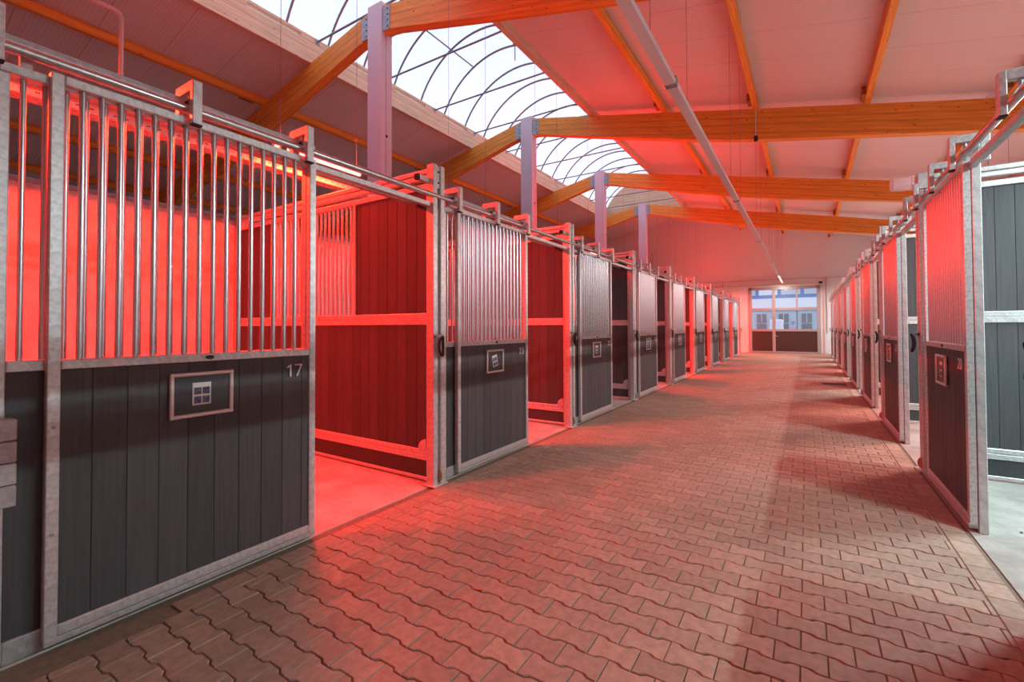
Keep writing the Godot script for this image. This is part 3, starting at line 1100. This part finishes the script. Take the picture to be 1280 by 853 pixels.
func build_far_end() -> void:
	var z := FAR_WALL
	var d := structure("door_1", "wide glazed far door with dark lower panels")
	var x0 := -2.71
	var x1 := 0.61
	part(d, "jamb", box(0.16, 3.56, 0.16, 0.005), M.door_frame, V(x0 + 0.08, 1.78, z + 0.05))
	part(d, "jamb", box(0.16, 3.56, 0.16, 0.005), M.door_frame, V(x1 - 0.08, 1.78, z + 0.05))
	part(d, "lintel", box(x1 - x0, 0.14, 0.16, 0.005), M.door_frame, V((x0 + x1) / 2, 3.49, z + 0.05))
	part(d, "threshold", box(x1 - x0, 0.09, 0.12, 0.004), M.door_frame, V((x0 + x1) / 2, 0.045, z + 0.04))
	part(d, "transom", box(x1 - x0 - 0.3, 0.13, 0.12, 0.005), M.door_frame, V((x0 + x1) / 2, 2.37, z + 0.04))
	part(d, "transom", box(x1 - x0 - 0.3, 0.12, 0.12, 0.005), M.door_frame, V((x0 + x1) / 2, 1.22, z + 0.04))
	part(d, "mullion", box(0.15, 3.4, 0.13, 0.005), M.door_frame, V(-1.5, 1.75, z + 0.035))
	part(d, "glazing_bar", box(0.08, 1.0, 0.1, 0.004), M.door_frame, V(-0.43, 2.92, z + 0.04))
	part(d, "glazing_bar", box(0.06, 1.02, 0.1, 0.004), M.grey_pipe, V(-0.43, 1.79, z + 0.04))
	for w in [[-2.55, -1.575], [-1.425, -0.47], [-0.39, 0.45]]:
		part(d, "pane", box(w[1] - w[0], 1.0, 0.012), M.glass, V((w[0] + w[1]) / 2, 2.93, z + 0.05))
		part(d, "pane", box(w[1] - w[0], 1.03, 0.012), M.glass, V((w[0] + w[1]) / 2, 1.79, z + 0.05))
	part(d, "door_leaf", box(0.975, 1.07, 0.05, 0.006), M.door_panel, V(-2.06, 0.625, z + 0.05))
	part(d, "door_leaf", box(1.875, 1.07, 0.05, 0.006), M.door_panel, V(-0.488, 0.625, z + 0.05))
	var st := begin()
	add_sweep(st, [Vector3(0, 0, 0), Vector3(0, 0, 0.06), Vector3(0.03, -0.01, 0.065), Vector3(0.14, -0.04, 0.065)], 0.012, 8)
	part(d, "door_handle", st.commit(), M.alu, V(-1.45, 0.93, z - 0.02))
	# services on the gable
	var lie := Basis(Vector3.BACK, PI / 2)
	solo("service_pipe", "upper thin horizontal pipe across the far gable above the glazed door", "pipe", rod(0.03, 9.0, 8), M.pipe, V(-1.6, 3.95, z - 0.06), lie * Basis(Vector3.RIGHT, 0.0))
	solo("service_pipe", "second horizontal pipe on the far gable, just above the glazed door", "pipe", rod(0.025, 5.2, 8), M.pipe, V(-1.9, 3.68, z - 0.05), lie)
	solo("service_pipe", "upright pipe beside the right jamb of the far glazed door", "pipe", rod(0.035, 4.0, 8), M.pipe, V(0.78, 2.0, z - 0.06))
	solo("service_pipe", "slim upright pipe at the far right corner of the gable", "pipe", rod(0.028, 2.8, 8), M.pipe, V(0.9, 2.5, z - 0.05))
	solo("junction_box", "small dark junction box on the pipe right above the far door", "box", box(0.16, 0.1, 0.08, 0.01), M.dark, V(0.62, 3.7, z - 0.06))
	solo("cable_drop", "thin dark cable hanging down the gable above the left row", "cable", rod(0.012, 1.5, 6), M.grey_pipe, V(-4.0, 3.3, z - 0.03))
	solo("cable_drop", "thin dark cable high on the gable beside the last column", "cable", rod(0.014, 2.2, 6), M.grey_pipe, V(-8.0, 4.9, z - 0.03))
	# outside
	var gr := structure("ground")
	part(gr, "asphalt", box(120, 0.1, 60), M.asphalt, V(0, -0.16, 58.9))
	var b := thing("building", "long white building with blue window bands outside the far door", "building", V(0, 0, 47.0))
	part(b, "facade", box(60, 1.1, 0.5), M.facade, V(0, 3.38, 0))
	part(b, "ground_floor", box(60, 2.9, 0.4), M.facade_grey, V(0, 1.38, 0.1))
	part(b, "blue_band", box(60, 0.22, 0.56, 0.01), M.facade_blue, V(0, 4.03, 0))
	part(b, "plinth", box(60, 0.3, 0.5), M.facade_blue, V(0, 0.1, 0))
	part(b, "white_band", box(60, 0.2, 0.6), M.facade, V(0, 0.44, 0))
	part(b, "upper_floor", box(60, 4.0, 0.44), M.facade_blue, V(0, 6.1, 0.06))
	for i in 14:
		var x := -13.2 + i * 1.72
		part(b, "upper_window", box(1.45, 1.6, 0.5), M.far_pale if i % 3 else M.facade, V(x, 5.0, 0))
	for i in 6:
		var x := -8.5 + i * 1.7
		var low := part(b, "window", box(0.75, 0.55, 0.5), M.far_window, V(x, 1.36, -0.02))
		low.set_meta("label", "lower window pane")
		var wdw := part(b, "window", box(0.75, 0.75, 0.5), M.far_window, V(x, 2.15, -0.02))
		part(wdw, "window_bar", box(0.06, 0.75, 0.52), M.far_pale)
	# parked vehicle and a shrub seen through the lower panes
	var v := thing("parked_trailer", "white box trailer parked outside, behind the middle pane of the far door", "trailer", V(-1.95, 0, 41.0))
	part(v, "box_body", box(0.8, 1.2, 2.6, 0.05), M.facade, V(0, 1.35, 0))
	part(v, "chassis", box(0.7, 0.14, 2.4), M.grey_pipe, V(0, 0.68, 0))
	for s in [-1, 1]:
		part(v, "wheel", rod(0.32, 0.2, 16), M.rubber, V(s * 0.36, 0.3, 0), Basis(Vector3.BACK, PI / 2))
	var person_at := V(-0.77, 0, 36.0)
	build_person(person_at)


# a standing person in pale clothes outside the door, some fifteen pixels tall
func build_person(at: Vector3) -> void:
	var t := thing("person", "person in pale clothes standing outside, behind the middle pane of the far door", "person", at)
	var joints := {
		"head": [Vector3(0, 1.62, 0), 0.105], "neck": [Vector3(0, 1.47, 0), 0.06], "chest": [Vector3(0, 1.28, 0), 0.15], "hip": [Vector3(0, 0.95, 0), 0.145],
		"sl": [Vector3(-0.17, 1.38, 0), 0.075], "sr": [Vector3(0.17, 1.38, 0), 0.075], "el": [Vector3(-0.25, 1.12, 0.02), 0.055], "er": [Vector3(0.25, 1.12, 0.02), 0.055],
		"wl": [Vector3(-0.2, 0.9, 0.12), 0.042], "wr": [Vector3(0.2, 0.9, 0.12), 0.042], "kl": [Vector3(-0.1, 0.5, 0.02), 0.075], "kr": [Vector3(0.1, 0.5, 0.02), 0.075],
		"hl": [Vector3(-0.09, 0.9, 0), 0.11], "hr": [Vector3(0.09, 0.9, 0), 0.11], "al": [Vector3(-0.1, 0.08, 0), 0.05], "ar": [Vector3(0.1, 0.08, 0), 0.05],
		"tl": [Vector3(-0.12, 0.05, 0.16), 0.04], "tr": [Vector3(0.12, 0.05, 0.16), 0.04],
	}
	var bones := [["head", "neck"], ["neck", "chest"], ["chest", "hip"], ["chest", "sl"], ["chest", "sr"], ["sl", "el"], ["sr", "er"], ["el", "wl"], ["er", "wr"], ["hip", "hl"], ["hip", "hr"], ["hl", "kl"], ["hr", "kr"], ["kl", "al"], ["kr", "ar"], ["al", "tl"], ["ar", "tr"]]
	part(t, "body", skin(joints, bones, 0.04), M.pale_clothes)
	var st := begin()
	add_rod(st, Vector3(0, 1.62, -0.01), Vector3(0, 1.74, -0.01), 0.1, 12)
	part(t, "hair", st.commit(), M.grey_pipe)


# surface nets over capsules joined with a smooth minimum
func skin(joints: Dictionary, bones: Array, cell: float) -> ArrayMesh:
	var lo := Vector3(-0.45, -0.05, -0.3)
	var n := Vector3i(int(0.9 / cell) + 1, int(1.9 / cell) + 1, int(0.65 / cell) + 1)
	var field := func(p: Vector3) -> float:
		var d := 10.0
		for b in bones:
			var ja = joints[b[0]]
			var jb = joints[b[1]]
			var ab: Vector3 = jb[0] - ja[0]
			var u := clampf((p - ja[0]).dot(ab) / ab.length_squared(), 0.0, 1.0)
			var e: float = p.distance_to(ja[0] + ab * u) - lerpf(ja[1], jb[1], u)
			var h := clampf(0.5 + 0.5 * (d - e) / 0.05, 0.0, 1.0)
			d = lerpf(d, e, h) - 0.05 * h * (1.0 - h)
		return d
	var val := {}
	for x in n.x + 1:
		for y in n.y + 1:
			for z in n.z + 1:
				val[Vector3i(x, y, z)] = field.call(lo + Vector3(x, y, z) * cell)
	var vert := {}
	for x in n.x:
		for y in n.y:
			for z in n.z:
				var c := Vector3i(x, y, z)
				var sum := Vector3.ZERO
				var k := 0
				for e in 3:
					for a in 2:
						for b in 2:
							var o := Vector3i.ZERO
							o[(e + 1) % 3] = a
							o[(e + 2) % 3] = b
							var q := o
							q[e] = 1
							var va: float = val[c + o]
							var vb: float = val[c + q]
							if (va < 0.0) != (vb < 0.0):
								sum += Vector3(o).lerp(Vector3(q), va / (va - vb))
								k += 1
				if k:
					vert[c] = lo + (Vector3(c) + sum / k) * cell
	var st := begin()
	st.set_smooth_group(0)
	for c in vert:
		for e in 3:
			var q: Vector3i = c
			q[e] += 1
			if not val.has(q):
				continue
			var va: float = val[c]
			var vb: float = val[q]
			if (va < 0.0) == (vb < 0.0):
				continue
			var u := Vector3i.ZERO
			var w := Vector3i.ZERO
			u[(e + 1) % 3] = 1
			w[(e + 2) % 3] = 1
			if not (vert.has(c - u) and vert.has(c - w) and vert.has(c - u - w)):
				continue
			var p := [vert[c], vert[c - u], vert[c - u - w], vert[c - w]]
			if va < 0.0:
				p.reverse()
			for k in [0, 1, 2, 0, 2, 3]:
				st.add_vertex(p[k])
	st.index()
	st.generate_normals()
	return st.commit()


func build_details() -> void:
	var along := Basis(Vector3.UP, PI / 2)
	# perforated tray and twin rails behind the left fronts
	var tray := thing("cable_tray", "long perforated pale cable tray above the left stalls", "cable tray", V(-5.3, 3.32, 11.5), along)
	part(tray, "tray_base", box(33.0, 0.008, 0.16), M.perforated)
	for s in [-1, 1]:
		part(tray, "tray_side", box(33.0, 0.13, 0.006), M.perforated, Vector3(0, 0.065, s * 0.08))
	for i in 2:
		solo("partition_rail", ["upper slim steel rail running along just behind the left fronts", "lower slim steel rail running along just behind the left fronts"][i], "rail", box(30.0, 0.03, 0.04, 0.003), M.galv, V(-3.16, [2.675, 2.635][i], 11.0), along)
	# conduit dropping to the track at the near left
	var c := thing("conduit", "pale conduit pipe with a bend dropping to the left door track", "pipe", V(-3.6, 3.01, 1.083))
	var st := begin()
	add_sweep(st, [Vector3(0, 0, 0), Vector3(0, 0.39, 0), Vector3(0, 0.41, 0.012), Vector3(0, 0.42, 0.035), Vector3(0, 0.42, 2.6)], 0.012, 10)
	part(c, "pipe", st.commit(), M.pipe)
	part(c, "clip", box(0.03, 0.05, 0.05, 0.005), M.pipe, Vector3(0, -0.03, 0))
	# stack of grey blocks on the nearest post
	var b := thing("block_stack", "stack of four grey blocks fixed to the nearest left post", "blocks", V(-2.835, 0.7, 0.437), along)
	for i in 4:
		part(b, "block", box(0.15, 0.088, 0.075, 0.004), M.galv_dull, Vector3(0, 0.046 + i * 0.092, 0))
	part(b, "hanger", box(0.04, 0.5, 0.02, 0.002), M.galv_dull, Vector3(-0.01, 0.55, -0.01))
	# clear bulkhead lamp over the right fronts
	var k := thing("bulkhead_lamp", "round clear plastic lamp cover above the right fronts", "lamp", V(0.98, 3.13, 7.1))
	st = begin()
	var prof := [[0.02, -0.12], [0.05, -0.115], [0.075, -0.09], [0.08, 0.0], [0.08, 0.07], [0.09, 0.08], [0.09, 0.12], [0.0, 0.12]]
	for j in prof.size() - 1:
		for i in 16:
			var a := TAU * i / 16
			var a2 := TAU * (i + 1) / 16
			var q := []
			for e in [[j, a], [j, a2], [j + 1, a2], [j + 1, a]]:
				q.append(Vector3(prof[e[0]][0] * cos(e[1]), prof[e[0]][0] * sin(e[1]), prof[e[0]][1]))
			if prof[j + 1][0] == 0.0:
				q.pop_back()
			poly(st, q, Vector3(cos(a), sin(a), 0.01 + (1.0 if j > 5 else 0.0)))
	part(k, "cover", st.commit(), M.cloudy, Vector3.ZERO, Basis(Vector3.UP, PI / 2) * Basis())
	part(k, "mount", box(0.04, 0.34, 0.04, 0.003), M.galv, Vector3(0.12, -0.2, 0))
	# sensor on a white cable below the second beam
	var s := thing("sensor", "small black sensor hanging on a white cable from the second beam", "sensor", V(-0.92, 5.72, 11.76))
	part(s, "sensor_body", box(0.08, 0.12, 0.08, 0.01), M.dark)
	part(s, "cable", rod(0.012, 0.62, 6), M.white, Vector3(0, 0.36, 0))
	# drain grate and leaves on the floor
	var dr := thing("drain_grate", "dark slotted drain grate in the paving at the right edge far off", "drain", V(0.55, 0.004, 14.0))
	part(dr, "grate_frame", box(0.5, 0.012, 0.3, 0.003), M.dark)
	for i in 6:
		part(dr, "grate_bar", box(0.46, 0.008, 0.015), M.grey_pipe, Vector3(0, 0.006, -0.11 + i * 0.044))
	leaf("orange dry leaf lying on the paving in the middle of the aisle", M.leaf, V(-1.531, 0.004, 2.053), 0.3)
	leaf("dark curled leaf on the concrete inside the right stall opening", M.leaf_dark, V(1.236, 0.004, 4.62), 1.3)


func leaf(label: String, m: Material, at: Vector3, turn: float) -> void:
	var st := begin()
	var o := []
	for i in 10:
		var a := TAU * i / 10
		o.append(Vector2(0.018 * cos(a), 0.008 * sin(a) * (1.0 - 0.3 * cos(a))))
	add_prism(st, o, 0.0, 0.003, 0.001)
	solo("fallen_leaf", label, "leaf", st.commit(), m, at, Basis(Vector3.UP, turn) * Basis(Vector3.RIGHT, -PI / 2 + 0.1))
